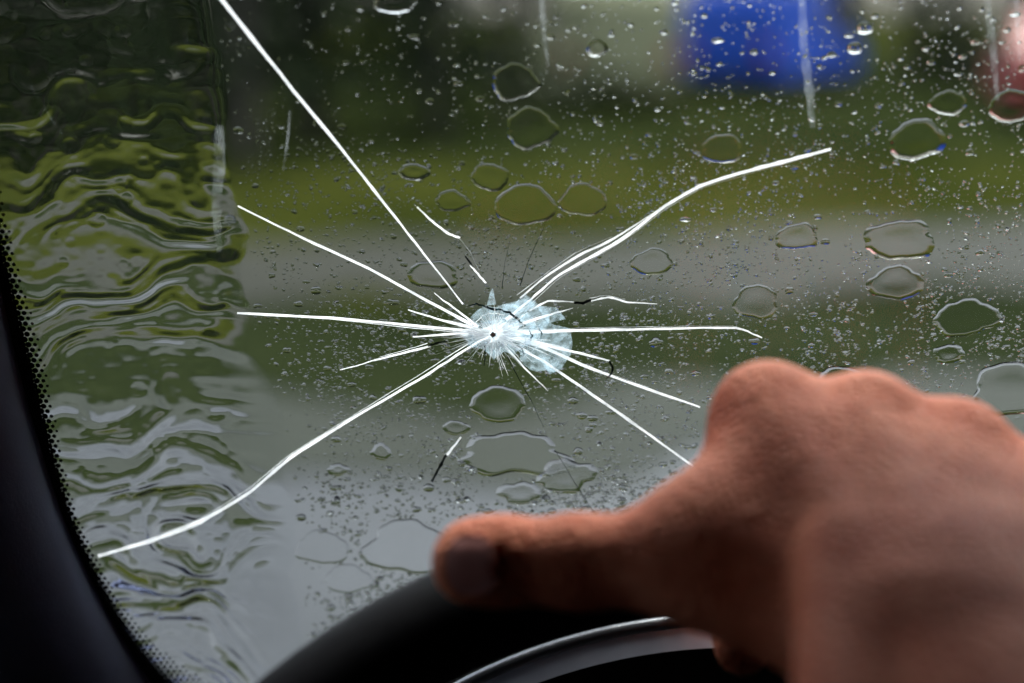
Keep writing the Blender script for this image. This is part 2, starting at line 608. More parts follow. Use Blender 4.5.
def angular(pts, n):
    p = np.array(pts, float)
    c_ = catmull(p, n)
    l_ = np.vstack([p[i] + (p[i + 1] - p[i]) * t for i in range(len(p) - 1) for t in np.linspace(0, 1, n, endpoint=False)] + [p[-1]])
    l_ = l_.reshape(-1, 2)
    return 0.35 * c_ + 0.65 * l_



def crack(pts, widths, mat, name='crack', label=None, smooth=5, jag=0.5, wj=0.22, w0=-0.0029, w1=-0.0025, seed=None):
    """a fracture blade through the thickness of the pane, seen obliquely as a tapering ribbon"""
    p = angular(pts, smooth) if len(pts) > 2 else np.array([np.array(pts[0]) + (np.array(pts[1]) - np.array(pts[0])) * t for t in np.linspace(0, 1, 6)])
    n = len(p)
    d = np.gradient(p, axis=0); d /= np.linalg.norm(d, axis=1)[:, None]
    nn = np.c_[-d[:, 1], d[:, 0]]
    p = p + nn * (rng.normal(size=n) * jag * 0.3)[:, None]
    wd = np.interp(np.linspace(0, 1, n), np.linspace(0, 1, len(widths)), widths) * rng.uniform(1 - wj, 1 + wj, n)
    wd = np.maximum(wd * 0.70, 0.15)
    L = p + nn * wd[:, None] / 2; Rr = p - nn * wd[:, None] / 2
    th = 0.00025
    NCR[0] += 1
    off = -0.000009 * NCR[0]
    w0 = w0 + off + 0.0008; w1 = w1 + off + 0.0008
    rows = []
    for (q, wo) in ((L, w1), (L, w1 - th), (Rr, w0), (Rr, w0 + th)):
        rows.append(np.array([on_glass(x[0], x[1], wo) for x in q]))
    V = np.vstack(rows)
    F = []
    for i in range(n - 1):
        for a, b in ((0, 1), (1, 2), (2, 3), (3, 0)):
            F.append((a * n + i, a * n + i + 1, b * n + i + 1, b * n + i))
    F += [(0, n, 2 * n, 3 * n), (n - 1, 4 * n - 1, 3 * n - 1, 2 * n - 1)]
    o = mesh_obj(name, V, F, mat, WS)
    if label: o['label'] = label
    return o


W_, D_ = M['crack'], M['crack_dark']
LONG = [
    ([(168, -68), (222, 0), (293, 90), (340, 147), (395, 217), (423, 253), (463, 304)], [5, 4.6, 4.2, 3.6, 3, 2.8, 2]),
    ([(238, 206), (300, 237), (370, 269), (420, 297), (472, 325)], [1.6, 2.6, 3, 3.2, 4]),
    ([(237, 313), (330, 318), (430, 327), (482, 332)], [3, 3.6, 4, 5]),
    ([(408, 310), (445, 321), (478, 329)], [1.5, 3.4, 4.5]),
    ([(434, 293), (458, 311), (478, 327)], [1.2, 2.6, 4]),
    ([(340, 370), (380, 359), (430, 346)], [0.8, 2.4, 3.2]),
    ([(413, 337), (450, 334), (482, 333)], [1.5, 3.2, 5]),
    ([(98, 556), (150, 541), (200, 522), (250, 492), (290, 458), (350, 420), (420, 379), (465, 350), (487, 337)], [4.5, 5.5, 5.5, 4.5, 4, 3.6, 3.4, 3.4, 4]),
    ([(417, 207), (432, 221), (447, 233), (460, 238)], [1.6, 3, 3, 3.2]),
    ([(470, 265), (478, 274), (486, 283)], [1.2, 2.8, 2]),
    ([(831, 149), (790, 160), (740, 173), (700, 186), (665, 206), (632, 232), (606, 249), (560, 274), (530, 300), (506, 320)], [4.2, 5, 4.6, 4.2, 3.8, 4.5, 4.5, 3.4, 3, 5]),
    ([(652, 214), (615, 238), (578, 256), (545, 277), (520, 298)], [1.2, 3, 3, 2.4, 1.8]),
    ([(762, 338), (736, 328), (650, 329), (560, 331), (505, 333)], [1.8, 2.8, 3.2, 4, 6]),
    ([(657, 304), (627, 302), (608, 297), (591, 301)], [1.2, 2.2, 2.6, 1.8]),
    ([(574, 302), (548, 301), (529, 311)], [1.5, 2.6, 2.6]),
    ([(573, 308), (545, 316), (510, 328)], [0.8, 3.4, 5]),
    ([(700, 407), (650, 390), (590, 368), (540, 346), (500, 334)], [2.4, 3.6, 4, 4.2, 6]),
    ([(610, 361), (570, 351), (505, 334)], [2.2, 3.6, 5]),
    ([(694, 467), (640, 428), (580, 386), (540, 359), (500, 338)], [2.6, 3.6, 3.8, 3.4, 5]),
    ([(548, 391), (525, 368), (499, 340)], [1, 2.2, 3.5]),
    ([(461, 437), (447, 455)], [2, 3.4]),
    ([(479, 270), (470, 252), (458, 236)], [0.5, 0.7, 0.6]),
]
for pts, wd in LONG:
    crack(pts, wd, W_)
    L_ = math.dist(pts[0], pts[-1])
    if L_ > 60:                              # a hairline runs beside every long crack
        sgn = rng.choice([-1, 1])
        q = [(x + sgn * rng.uniform(1.2, 3.0), y + sgn * rng.uniform(1.2, 3.0)) for x, y in pts[1:]]
        crack(q, [0.3, 0.9, 0.7, 1.2], M['crack_fine'], name='hairline_crack')
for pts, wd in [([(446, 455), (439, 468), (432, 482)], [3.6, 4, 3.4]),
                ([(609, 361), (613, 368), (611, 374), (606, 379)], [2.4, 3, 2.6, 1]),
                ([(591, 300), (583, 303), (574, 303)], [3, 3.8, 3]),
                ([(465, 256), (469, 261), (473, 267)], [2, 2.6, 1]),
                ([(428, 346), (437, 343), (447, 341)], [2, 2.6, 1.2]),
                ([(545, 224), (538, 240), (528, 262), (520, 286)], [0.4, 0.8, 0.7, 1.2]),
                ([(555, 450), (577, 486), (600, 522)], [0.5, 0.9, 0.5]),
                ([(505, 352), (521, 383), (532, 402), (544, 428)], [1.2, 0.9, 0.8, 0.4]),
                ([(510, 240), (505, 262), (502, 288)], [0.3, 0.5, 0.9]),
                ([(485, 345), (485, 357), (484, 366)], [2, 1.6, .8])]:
    o = crack(pts, wd, D_, label='length of crack with its dark reflection coloured in')
# teal crescent round the impact
crack([(468, 306), (476, 304), (484, 306), (492, 309), (503, 310)], [1, 2.6, 2.2, 3.6, 2], M['teal'], name='crescent_crack', label='dark teal crescent fracture round the impact', jag=1.0, wj=0.1)
crack([(503, 311), (510, 313), (517, 319), (525, 326)], [2.4, 3.4, 3, 1.6], M['teal'], name='crescent_crack', jag=1.2, wj=0.1)
crack([(529, 330), (532, 336), (530, 341)], [0.6, 2.4, 0.5], M['teal'], name='crescent_crack', jag=1.4, wj=0.1)
crack([(516, 345), (522, 349), (524, 355)], [1, 2, 0.6], M['teal'], jag=1.6)
crack([(538, 328), (542, 333), (540, 339)], [0.8, 1.8, 0.6], M['teal'], jag=1.6)
# fine splinters round the impact
for i in range(190):
    a = rng.uniform(0, 2 * math.pi)
    l = rng.uniform(16, 46) if rng.random() < 0.72 else rng.uniform(40, 74)
    if math.sin(a) < -0.5: l *= 0.6
    if math.sin(a) > 0.6: l *= 0.75
    r0 = rng.uniform(4, 14)
    ca, sa = math.cos(a), math.sin(a) * 0.86
    mid = (r0 + l) / 2
    bend = rng.normal() * 1.2
    pts = [(494 + r0 * ca, 334 + r0 * sa), (494 + mid * ca - bend * sa, 334 + mid * sa + bend * ca), (494 + l * ca, 334 + l * sa)]
    crack(pts, [rng.uniform(0.6, 1.9), rng.uniform(0.4, 1.1), 0.2], M['crack_fine'] if i % 3 else W_, name='splinter', smooth=3)
for r0, a0, a1 in [(17, 0.2, 1.5), (24, 3.6, 5.2), (31, 5.6, 7.0), (38, 0.1, 0.9), (27, 1.9, 2.8), (21, 5.0, 6.0), (45, -0.3, 0.6)]:
    crack([(494 + r0 * math.cos(a) * (1 + 0.05 * rng.normal()), 334 + 0.85 * r0 * math.sin(a) * (1 + 0.05 * rng.normal())) for a in np.linspace(a0, a1, 6)],
          [0.3, 1.0, 0.6, 1.2, 0.3], M['crack_fine'], name='ring_crack', jag=1.0)
# crushed glass flakes
def flake(poly, wo, mat=None, name='glass_flake'):
    uv = np.array([guv(*p) for p in poly])
    n = len(uv)
    tilt = rng.normal(size=2) * 0.03
    c = uv.mean(0)
    dz = (uv - c) @ tilt
    V = np.vstack([gxyz(uv[:, 0], uv[:, 1], wo + dz), gxyz(uv[:, 0], uv[:, 1], wo + dz - 0.0003)])
    F = [tuple(range(n)), tuple(range(2 * n - 1, n - 1, -1))] + [(i, n + i, n + (i + 1) % n, (i + 1) % n) for i in range(n)]
    return mesh_obj(name, V, F, mat or M['flake'], WS)


def blob(cx, cy, rx, ry, n=14, j=0.16, a0=0, a1=2 * math.pi):
    return [(cx + rx * math.cos(a) * (1 + rng.normal() * j), cy + ry * math.sin(a) * (1 + rng.normal() * j)) for a in np.linspace(a0, a1, n, endpoint=False)]


flake(blob(500, 329, 35, 25, 22, 0.09), -0.0006)
flake(blob(546, 345, 27, 25, 20, 0.10), -0.0011)
flake(blob(524, 318, 24, 22, 16, 0.14), -0.0014)
flake([(487, 304), (490, 290), (493, 287), (496, 303)], -0.0009)
flake([(512, 304), (524, 291), (536, 300), (528, 312)], -0.0017)
flake([(536, 304), (556, 306), (566, 318), (548, 322)], -0.0008)
flake([(538, 356), (556, 352), (562, 366), (550, 372)], -0.0016)
for i in range(12):
    a = rng.uniform(0, 6.28); r0 = rng.uniform(10, 30)
    cx, cy = 500 + r0 * math.cos(a) * 1.25, 331 + r0 * math.sin(a) * 0.85
    flake(blob(cx, cy, rng.uniform(2, 6), rng.uniform(1.2, 3.2), 5, 0.4), -0.0036 - 0.00006 * i, M['flake'])
flake(blob(495, 333, 15, 10, 16, 0.25), -0.0007, M['crack_fine'])
flake(blob(508, 334, 14, 9, 14, 0.25), -0.0005, M['crack_fine'])
# the pit itself
pts = []
_q = on_glass(493, 335, -0.0054) - GP
c0 = np.array([_q[0], float(_q @ GS)])
V = []; F = []
for j, (rr, ww) in enumerate([(0.0009, -0.0052), (0.0007, -0.0054), (0.0005, -0.0055), (0.0003, -0.0053)]):
    for a in range(12):
        q = rr * (1 + 0.22 * math.sin(a * 2.3 + j))
        V.append(gxyz(c0[0] + q * math.cos(a * math.pi / 6), c0[1] + q * math.sin(a * math.pi / 6) * 1.1, ww))
for j in range(3):
    for a in range(12):
        F.append((j * 12 + a, j * 12 + (a + 1) % 12, j * 12 + 12 + (a + 1) % 12, j * 12 + 12 + a))
F.append(tuple(36 + a for a in range(12)))
M['pit'] = pbr('pit_glass', (0.05, 0.075, 0.085), (0.4, 0.48, 0.52), 900, 0.5, spec=0.0)
mesh_obj('impact_pit', V, F, M['pit'], WS)['label'] = 'small dark pit at the centre of the star'

# ------------------------------------------------------------------ rain on the glass
def drop_vf(outline, thetas, rim, ang, rings=4, dip=0.0):
    """plano-convex drop. outline: radius factor per angle; returns local verts (u,v,h), faces"""
    n = len(outline)
    rows = []
    H = None
    V = []; F = []
    for q in range(rings + 1):
        t = q / rings                      # 0 inner edge of the rim .. 1 contact line
        s = 1 - rim + rim * math.sin(ang * t) / math.sin(ang)
        hh = (math.cos(ang * t) - math.cos(ang)) / math.sin(ang) * rim
        rows.append((s, hh))
    Htop = rows[0][1]
    for s, hh in rows:
        for o, a in zip(outline, thetas):
            V.append((o[0] * s, o[1] * s, hh))
    c = len(V)
    if rim < 0.99:
        for o in outline:                   # mid-plateau ring, a little lower
            V.append((o[0] * (1 - rim) * 0.55, o[1] * (1 - rim) * 0.55, Htop * (1 - dip)))
        V.append((0, 0, Htop * (1 - dip)))
        for i in range(n):
            j = (i + 1) % n
            F.append((c + n, c + i, c + j))
            F.append((c + i, i, j, c + j))
    else:
        V.append((0, 0, Htop))
        for i in range(n):
            F.append((c, i, (i + 1) % n))
    for q in range(rings):
        for i in range(n):
            j = (i + 1) % n
            F.append((q * n + i, (q + 1) * n + i, (q + 1) * n + j, q * n + j))
    b = len(V)
    for i in range(n):                      # flat base, own verts so the shading edge stays sharp
        x, y, _ = V[rings * n + i]
        V.append((x, y, 0.0))
    F.append(tuple(b + i for i in range(n - 1, -1, -1)))
    return np.array(V), [f[::-1] for f in F]      # the glass frame (u, v, outward) is left-handed


WB = 0.0002


def big_drop(cx, cy, rx, ry, rim, ang, jag, label, group=None, name='raindrop', lob=0, n=44, dip=0.12):
    c = guv(cx, cy)
    e = guv(cx + rx, cy)[0] - c[0]
    f_ = c[1] - guv(cx, cy + ry)[1]
    th = np.linspace(0, 2 * math.pi, n, endpoint=False)
    ph = rng.uniform(0, 6.28, 6)
    rr = 1 + jag * (0.35 * np.sin(2 * th + ph[0]) + 0.45 * np.sin(3 * th + ph[1]) + 0.45 * np.sin(4 * th + ph[2]) + 0.25 * np.sin(7 * th + ph[3]) + (0.14 * np.sin(13 * th + ph[4]) if n > 30 else 0))
    rr *= (np.abs(np.cos(th)) ** 2.15 + np.abs(np.sin(th)) ** 2.15) ** (-1 / 2.15)
    if lob: rr += lob * np.sin(2 * th + ph[5])
    ol = np.c_[e * rr * np.cos(th) * (1 - 0.10 * np.sin(th)), f_ * rr * np.sin(th)]
    sc = math.sqrt(e * f_)
    V, F = drop_vf(ol, th, rim, ang, 5, dip)
    V[:, 2] *= sc
    W3 = gxyz(c[0] + V[:, 0], c[1] + V[:, 1], WB + V[:, 2])
    o = mesh_obj(name, W3, F, [M['water'], M['wet']], None, True, loc=gxyz(c[0], c[1], WB))
    o.data.polygons[len(F) - 1].use_smooth = False
    o.data.polygons[len(F) - 1].material_index = 1
    if rim < 0.99:                           # the flat middle shows no mirror image of the cabin
        for i in range(2 * n):
            o.data.polygons[i].material_index = 1
    tag(o, label, 'raindrop', group)
    return o


BIG = [
    (525, 205, 31, 20, .18, 40, .05, 'large thin oval raindrop ring above the stone impact'),
    (583, 200, 24, 16, .20, 40, .07, 'oval raindrop ring touching the largest ring on its right, above the impact'),
    (490, 177, 20, 13, .26, 40, .08, 'small raindrop ring at the upper left of the ring cluster above the impact'),
    (452, 201, 18, 10, .30, 38, .10, 'ragged flat raindrop beside the short crack above the impact'),
    (414, 172, 17, 8, .45, 38, .06, 'olive lens shaped raindrop right of the long upper left crack'),
    (531, 128, 27, 19, .22, 42, .10, 'open raindrop ring on the dark background high above the impact'),
    (515, 82, 25, 17, .22, 44, .10, 'upper raindrop ring with a bright lower arc against dark trees'),
    (597, 48, 11, 9, .55, 42, .05, 'round raindrop below the cream van'),
    (395, 3, 22, 10, .28, 42, .08, 'raindrop ring cut by the top edge of the photo'),
    (917, 140, 29, 20, .36, 44, .07, 'thick walled raindrop ring below and right of the blue van'),
    (948, 103, 19, 12, .30, 42, .08, 'raindrop with a bright lower rim just above the thick walled ring'),
    (1012, 106, 24, 16, .26, 40, .06, 'raindrop ring at the right edge, highest of those'),
    (722, 149, 22, 14, .24, 40, .06, 'raindrop ring just above the long upper right crack'),
    (900, 240, 38, 19, .28, 40, .09, 'wide wavy raindrop below the thick walled ring'),
    (797, 237, 22, 13, .30, 40, .09, 'flat raindrop below the tip of the upper right crack'),
    (652, 262, 21, 13, .24, 40, .07, 'raindrop ring under the bend of the upper right crack'),
    (896, 283, 28, 17, .30, 40, .08, 'faint flat raindrop under the wide wavy one'),
    (756, 302, 24, 16, .24, 38, .08, 'faint raindrop just above the right end of the level crack'),
    (967, 318, 33, 18, .24, 46, .11, 'bright rimmed jagged raindrop near the right edge'),
    (949, 354, 17, 9, .50, 44, .09, 'small bright raindrop just under the jagged bright rimmed one'),
    (840, 377, 24, 10, .45, 44, .06, 'flat raindrop peeping out above the hand knuckles'),
    (1012, 390, 42, 26, .22, 42, .09, 'large pale raindrop at the right edge above the knuckles'),
    (433, 275, 26, 14, .30, 38, .06, 'flat oval raindrop crossed by the long upper left crack'),
    (498, 404, 29, 17, .26, 40, .07, 'faint raindrop right under the stone impact'),
    (456, 428, 14, 7, .40, 42, .08, 'small raindrop beside the short black tipped crack'),
    (520, 493, 22, 11, .40, 42, .13, 'small raindrop just under the large wavy puddle'),
    (322, 548, 27, 16, .16, 38, .08, 'flat pale raindrop left of the thumb tip'),
    (348, 579, 25, 13, .18, 38, .08, 'flat pale raindrop above the left arc of the wheel'),
    (408, 548, 48, 24, .16, 38, .12, 'broad flat film of water just left of the thumb'),
    (381, 452, 11, 8, .60, 46, .10, 'small dark raindrop with a bright spot below the lower left crack'),
    (566, 476, 30, 16, .34, 42, .16, 'right end of the wavy puddle of water under the impact'),
    (865, 28, 9, 6, .9, 44, .05, 'upper one of two small bright drops right of the blue van'),
    (855, 48, 8, 6, .9, 44, .05, 'lower one of two small bright drops right of the blue van'),
    (230, 220, 6, 5, .6, 44, .05, 'tiny round drop at the edge of the rippled water'),
    (338, 470, 12, 6, .7, 42, .12, 'flattened drop beside the bend of the lower left crack'),
]
for cx, cy, rx, ry, rim, ang, jag, lab in BIG:
    big_drop(cx, cy, rx * 0.96, ry * 1.04, rim * 0.8, R(ang * rng.uniform(0.58, 0.86)), jag * 1.25, lab, n=60, dip=rng.uniform(0.03, 0.2))
big_drop(515, 455, 52, 23, .20, R(31), .2, 'largest wavy puddle of water under the stone impact', n=64, name='water_puddle')['category'] = 'puddle'

# droplets: one shared profile, random ellipses
reg = lambda x, y: ('upper' if y < 200 else ('middle' if y < 400 else 'lower')) + (' left' if x < 500 else ' right')
GROUPS = {'upper left': ('small round drop on the dark upper glass, further left than the impact', 'small drops on the upper left glass'),
          'upper right': ('small round drop on the upper glass, further right than the impact', 'small drops on the upper right glass'),
          'middle left': ('small drop in the fine spray just left of the impact star', 'small drops left of the impact'),
          'middle right': ('small drop in the fine spray right of the impact, above the hand', 'small drops right of the impact'),
          'lower left': ('small drop on the lower glass between rippled water and thumb', 'small drops on the lower left glass'),
          'lower right': ('small drop on the lower glass just above the thumb', 'small drops above the thumb')}
film_edge = lambda y: np.interp(y, [-60, 60, 150, 235, 300, 350, 420, 520, 620, 720], [205, 216, 228, 246, 246, 252, 280, 292, 296, 305])


def in_frame(x, y):
    if x < film_edge(y) + 4 + (abs(rng.normal()) * 26 if y > 330 else abs(rng.normal()) * 3): return False
    return True


big_arr = np.array([(b[0], b[1], b[2], b[3]) for b in BIG] + [(515, 455, 52, 23)], float)


def clear_of_big(x, y, pad):
    return np.all(((x - big_arr[:, 0]) / (big_arr[:, 2] + pad)) ** 2 + ((y - big_arr[:, 1]) / (big_arr[:, 3] + pad)) ** 2 > 1)


def clear_of_hand(x, y):
    """behind the hand and the wheel nothing shows"""
    return not ((x > 725 and y > 420 + 0) or (x > 470 and y > 545) or (y > 640 and x > 330))


placed = []
n_med = 0
tries = 0
while n_med < 120 and tries < 6000:
    tries += 1
    x, y = rng.uniform(205, 1030), rng.uniform(-6, 640)
    if not in_frame(x, y) or not clear_of_hand(x, y): continue
    if y < 180 and rng.random() < 0.55: continue
    r0 = rng.uniform(2.8, 4.6) if rng.random() < 0.9 else rng.uniform(4.6, 7)
    if not clear_of_big(x, y, r0 + 2) or any((x - a) ** 2 + (y - b) ** 2 < (r0 + c + 1.5) ** 2 for a, b, c in placed): continue
    if math.hypot(x - 500, y - 333) < 60: continue
    placed.append((x, y, r0))
    lab, grp = GROUPS[reg(x, y)]
    big_drop(x, y, r0 * rng.uniform(0.95, 1.35), r0 * rng.uniform(0.55, 0.85), rng.uniform(0.7, 1.0), R(rng.uniform(26, 42) * float(np.interp(y, [0, 220, 400, 480], [0.6, 0.8, 1.0, 1.3]))), rng.uniform(0.05, 0.22), lab, grp, n=18, name='small_raindrop')
    n_med += 1


def droplets(count, seed):
    r_ = np.random.default_rng(seed)
    n = 9
    th = np.linspace(0, 2 * math.pi, n, endpoint=False)
    V = []; F = []
    base = 0; cnt = 0; mi = []
    med = np.array(placed)
    while cnt < count:
        x, y = r_.uniform(205, 1040), r_.uniform(-15, 700)
        if not in_frame(x, y) or not clear_of_hand(x, y): continue
        # uneven: thick where the wiper missed, thin elsewhere
        dens = 0.55 + 0.45 * noise2(np.array(x / 55.0), np.array(y / 38.0), 21) + 0.25 * noise2(np.array(x / 17.0), np.array(y / 17.0), 22)
        dens *= np.interp(y, [0, 130, 200, 300, 520, 640], [0.20, 0.30, 0.75, 1.0, 1.2, 1.0])
        if x < 330: dens *= 0.75
        if r_.random() > dens: continue
        if not clear_of_big(x, y, 1.0): continue
        if np.any((med[:, 0] - x) ** 2 + (med[:, 1] - y) ** 2 < (med[:, 2] + 2) ** 2): continue
        s = float(np.clip(r_.lognormal(0.0, 0.48), 0.45, 3.2))
        if r_.random() < 0.03: s *= 1.5
        s *= float(np.interp(y, [0, 200, 420, 500], [0.85, 0.9, 1.0, 1.4]))
        asp = r_.uniform(0.5, 0.9)
        rot = r_.normal() * 0.35
        rr = 1 + 0.16 * np.sin(2 * th + r_.uniform(0, 6)) + 0.14 * np.sin(3 * th + r_.uniform(0, 6))
        ex, ey = s * 1.15 * rr * np.cos(th), s * 1.15 * asp * rr * np.sin(th)
        c_, s_ = math.cos(rot), math.sin(rot)
        sc_ = PXM * 1.0
        ol = np.c_[(ex * c_ - ey * s_) * sc_, (ex * s_ + ey * c_) * sc_]
        v, f = drop_vf(ol, th, 1.0, R(r_.uniform(20, 40) * float(np.interp(y, [0, 220, 400, 480], [0.75, 0.85, 1.0, 1.35]))), 3)
        v[:, 2] *= s * PXM
        c = guv(x, y)
        V.append(gxyz(c[0] + v[:, 0], c[1] + v[:, 1], WB + v[:, 2]))
        F += [tuple(i + base for i in q) for q in f]
        base += len(v); cnt += 1
        mi += [0] * (len(f) - 1) + [1]
    o = mesh_obj('rain_spray', np.vstack(V), F, [M['water'], M['wet']], None, True)
    o.data.polygons.foreach_set('material_index', np.array(mi, np.int32))
    tag(o, 'fine spray of tiny rain droplets over the windscreen', 'rain spray', kind='stuff')


droplets(14000, 5)


# rippled sheet of running water on the unwiped left of the glass
def water_film():
    step = 1.6
    ys = np.arange(-70, 760, step)
    nx = 215
    tt = np.linspace(0, 1, nx)
    fe = film_edge(ys)
    wob = noise2(ys / 34.0, ys * 0 + 1.5, 31) * 7 + noise2(ys / 11.0, ys * 0 + 4.5, 32) * 3.0
    x0 = np.interp(ys, [-70, 200, 456, 600, 760], [-70, -30, 30, 90, 200])
    x1 = fe + wob
    # below, the sheet thins out gradually to the right
    X = x0[:, None] + (x1 - x0)[:, None] * tt[None, :]
    Y = np.repeat(ys[:, None], nx, 1)
    warp = 44 * noise2(X / 95.0 + 3, Y / 70.0, 41) + 15 * noise2(X / 34.0, Y / 30.0, 42)
    sag = 15 * np.sin((X - 40) / 62.0) * np.interp(Y, [0, 300, 700], [0.4, 1, 0.5])
    ph = (Y + warp + sag)
    amp = 0.35 + 0.65 * np.clip(0.5 + 1.1 * noise2(X / 90.0 + 9, Y / 34.0, 43), 0, 1.3)
    h = amp * (np.sin(ph * 2 * math.pi / 50.0) * 1.0 + 0.32 * np.sin(ph * 2 * math.pi / 23.0 + 2.2 * noise2(X / 50.0, Y / 30.0, 44)))
    h += 1.5 * noise2(X / 62.0, ph / 21.0, 45) + (0.55 + np.interp(Y, [430, 520], [0, 0.5])) * noise2(X / 24.0, ph / 9.0, 46) + 0.18 * noise2(X / 9.0, Y / 6.0, 47)
    h *= np.interp(Y, [-70, 70, 130, 400, 480, 760], [0.55, 0.8, 1.0, 1.0, 2.2, 3.0])
    h = h * 0.00025
    # small round drops caught in the sheet
    r_ = np.random.default_rng(8)
    for q in range(46):
        cx, cyy = r_.uniform(30, 240), r_.uniform(20, 680)
        rr = r_.uniform(3, 8.5)
        d = np.hypot((X - cx) / 1.25, Y - cyy) / rr
        h += 0.00022 * rr / 6 * np.where(d < 1, np.sqrt(np.clip(1 - d * d, 0, 1)), 0) * 0.8
    fw = np.interp(ys, [-70, 90, 130, 320, 380, 760], [60, 50, 34, 34, 90, 120])
    fade = np.clip((x1[:, None] - X) / fw[:, None], 0, 1)
    fade = fade * fade * (3 - 2 * fade)
    hh = np.maximum(0.0030 + h, 0.0003) * fade + 0.000002
    hh = np.maximum(hh, 0.000002)
    UV = np.array([guv(-100, -100)])
    # pixel -> glass coordinates, vectorised
    d = FW[None, None, :] + ((X - 512) / FPX)[..., None] * RT + ((341.5 - Y) / FPX)[..., None] * UP
    t = np.dot(GP - CAM, GN) / (d @ GN)
    pt = CAM + t[..., None] * d - GP
    u = pt[..., 0]; v = pt @ GS
    top = gxyz(u, v, WB + hh).reshape(-1, 3)
    bot = gxyz(u, v, np.full(u.shape, WB)).reshape(-1, 3)
    ny = len(ys); N = nx * ny
    idx = np.arange(N).reshape(ny, nx)
    q = np.stack([idx[:-1, :-1], idx[1:, :-1], idx[1:, 1:], idx[:-1, 1:]], -1).reshape(-1, 4)
    loop = list(idx[0, :]) + list(idx[1:, -1]) + list(idx[-1, -2::-1]) + list(idx[-2:0:-1, 0])
    F = q[:, ::-1].tolist() + (q + N).tolist()
    o = mesh_obj('water_film', np.vstack([top, bot]), F, [M['film'], M['wet']], None, True)
    o.data.polygons.foreach_set('material_index', np.r_[np.zeros(len(q)), np.ones(len(q))].astype(np.int32))
    tag(o, 'rippled sheet of running rainwater down the left of the windscreen', 'water', kind='thing')


water_film()

# faint dried runs and wiper marks on the glass
def smear(pts, wd, par=WS, name='smear'):
    p = catmull(pts, 6)
    n = len(p)
    w_ = np.interp(np.linspace(0, 1, n), np.linspace(0, 1, len(wd)), wd) * rng.uniform(0.8, 1.2, n)
    L = np.array([guv(x - w / 2, y) for (x, y), w in zip(p, w_)]); Rr = np.array([guv(x + w / 2, y) for (x, y), w in zip(p, w_)])
    wo = -0.0052
    V = np.vstack([gxyz(L[:, 0], L[:, 1], np.full(n, wo)), gxyz(Rr[:, 0], Rr[:, 1], np.full(n, wo)),
                   gxyz(Rr[:, 0], Rr[:, 1], np.full(n, wo - 0.00012)), gxyz(L[:, 0], L[:, 1], np.full(n, wo - 0.00012))])
    F = []
    for i in range(n - 1):
        for a in range(4):
            b = (a + 1) % 4
            F.append((a * n + i, a * n + i + 1, b * n + i + 1, b * n + i))
    return mesh_obj(name, V, F, M['smear'], WS)


smear([(799, -12), (801, 40), (806, 80), (810, 122)], [8, 9, 9, 6])
smear([(982, -12), (987, 30), (990, 60), (993, 95)], [6, 7, 7, 4])
smear([(1011, -12), (1013, 20), (1015, 52)], [4, 5, 3])
smear([(541, -12), (543, 20), (548, 62)], [4, 5, 2])
smear([(222, 120), (222, 160), (219, 200), (222, 245)], [7, 12, 10, 5])
smear([(292, 105), (290, 130), (285, 165)], [1.5, 2.5, 1.5])
smear([(35, 80), (50, 105), (66, 128)], [1.2, 2.2, 1.0])

# ------------------------------------------------------------------ cabin: pillar, dashboard, roof
PL = empty('window_pillar', P(100, 760, 0.55))
tag(PL, 'dark blue black plastic pillar trim left of the windscreen', 'pillar')
prof = [(0.0, -0.0056), (-0.0005, -0.010), (-0.0025, -0.0145), (-0.006, -0.019), (-0.012, -0.025), (-0.022, -0.031), (-0.036, -0.0345), (-0.055, -0.035), (-0.08, -0.030), (-0.12, -0.016), (-0.16, 0.004), (-0.16, 0.03), (-0.02, 0.03), (-0.02, -0.0056)]
c = resample(pil_uv, 90)
d = np.gradient(c, axis=0); d /= np.linalg.norm(d, axis=1)[:, None]
nn = np.c_[d[:, 1], -d[:, 0]]                # outward from the glass?
if nn[20, 0] > 0: nn = -nn
V = []
# the bottom of the sweep turns into the dashboard edge: limit the width there
wlim = np.interp(np.arange(90), [0, 55, 89], [1, 1, 0.3])
for a, b in prof:
    q = c + nn * (-a) * wlim[:, None]
    V.append(gxyz(q[:, 0], q[:, 1], np.full(90, b)))
V = np.vstack(V)
m_ = len(prof)
F = [(a * 90 + i, a * 90 + i + 1, ((a + 1) % m_) * 90 + i + 1, ((a + 1) % m_) * 90 + i) for a in range(m_) for i in range(89)]
F += [tuple(a * 90 for a in range(m_)), tuple(a * 90 + 89 for a in range(m_ - 1, -1, -1))]
mesh_obj('pillar_trim', V, F, M['pillar'], PL, True)

DB = empty('dashboard', (0.2, 0.6, 0.9))
tag(DB, 'black moulded dashboard under the windscreen behind the wheel', 'dashboard')
zt = P(512, 830, 0.60)[2]
mb = MB()
mb.box(-0.75, 1.0, 0.46, 0.60, 0.85, zt - 0.02)
bevel(mesh_obj('panel', mb.v, mb.f, M['dash'], DB), 0.02, 3)

# gauge cover: an arched hood with a silver edge, seen through the wheel
ZB = 0.535
c0 = P(735, 620, ZB)
rad = 0.176
def arch(r_out, r_in, dy0, dy1, tilt, n=60, a0=-1.15, a1=1.15):
    """arched slab between two radii, dy along +Y (away), tilt lowers the inner edge"""
    V = []; F = []
    cz = c0 - np.array([0, 0, rad])
    rows = [(r_out, dy0), (r_out, dy1), (r_in, dy1 - tilt), (r_in, dy0 - tilt)]
    for rr, dy in rows:
        for a in np.linspace(a0, a1, n):
            V.append(cz + np.array([rr * math.sin(a), dy, rr * math.cos(a)]))
    for a in range(4):
        b = (a + 1) % 4
        for i in range(n - 1):
            F.append((a * n + i, a * n + i + 1, b * n + i + 1, b * n + i))
    F += [(0, n, 2 * n, 3 * n), (n - 1, 4 * n - 1, 3 * n - 1, 2 * n - 1)]
    return V, F


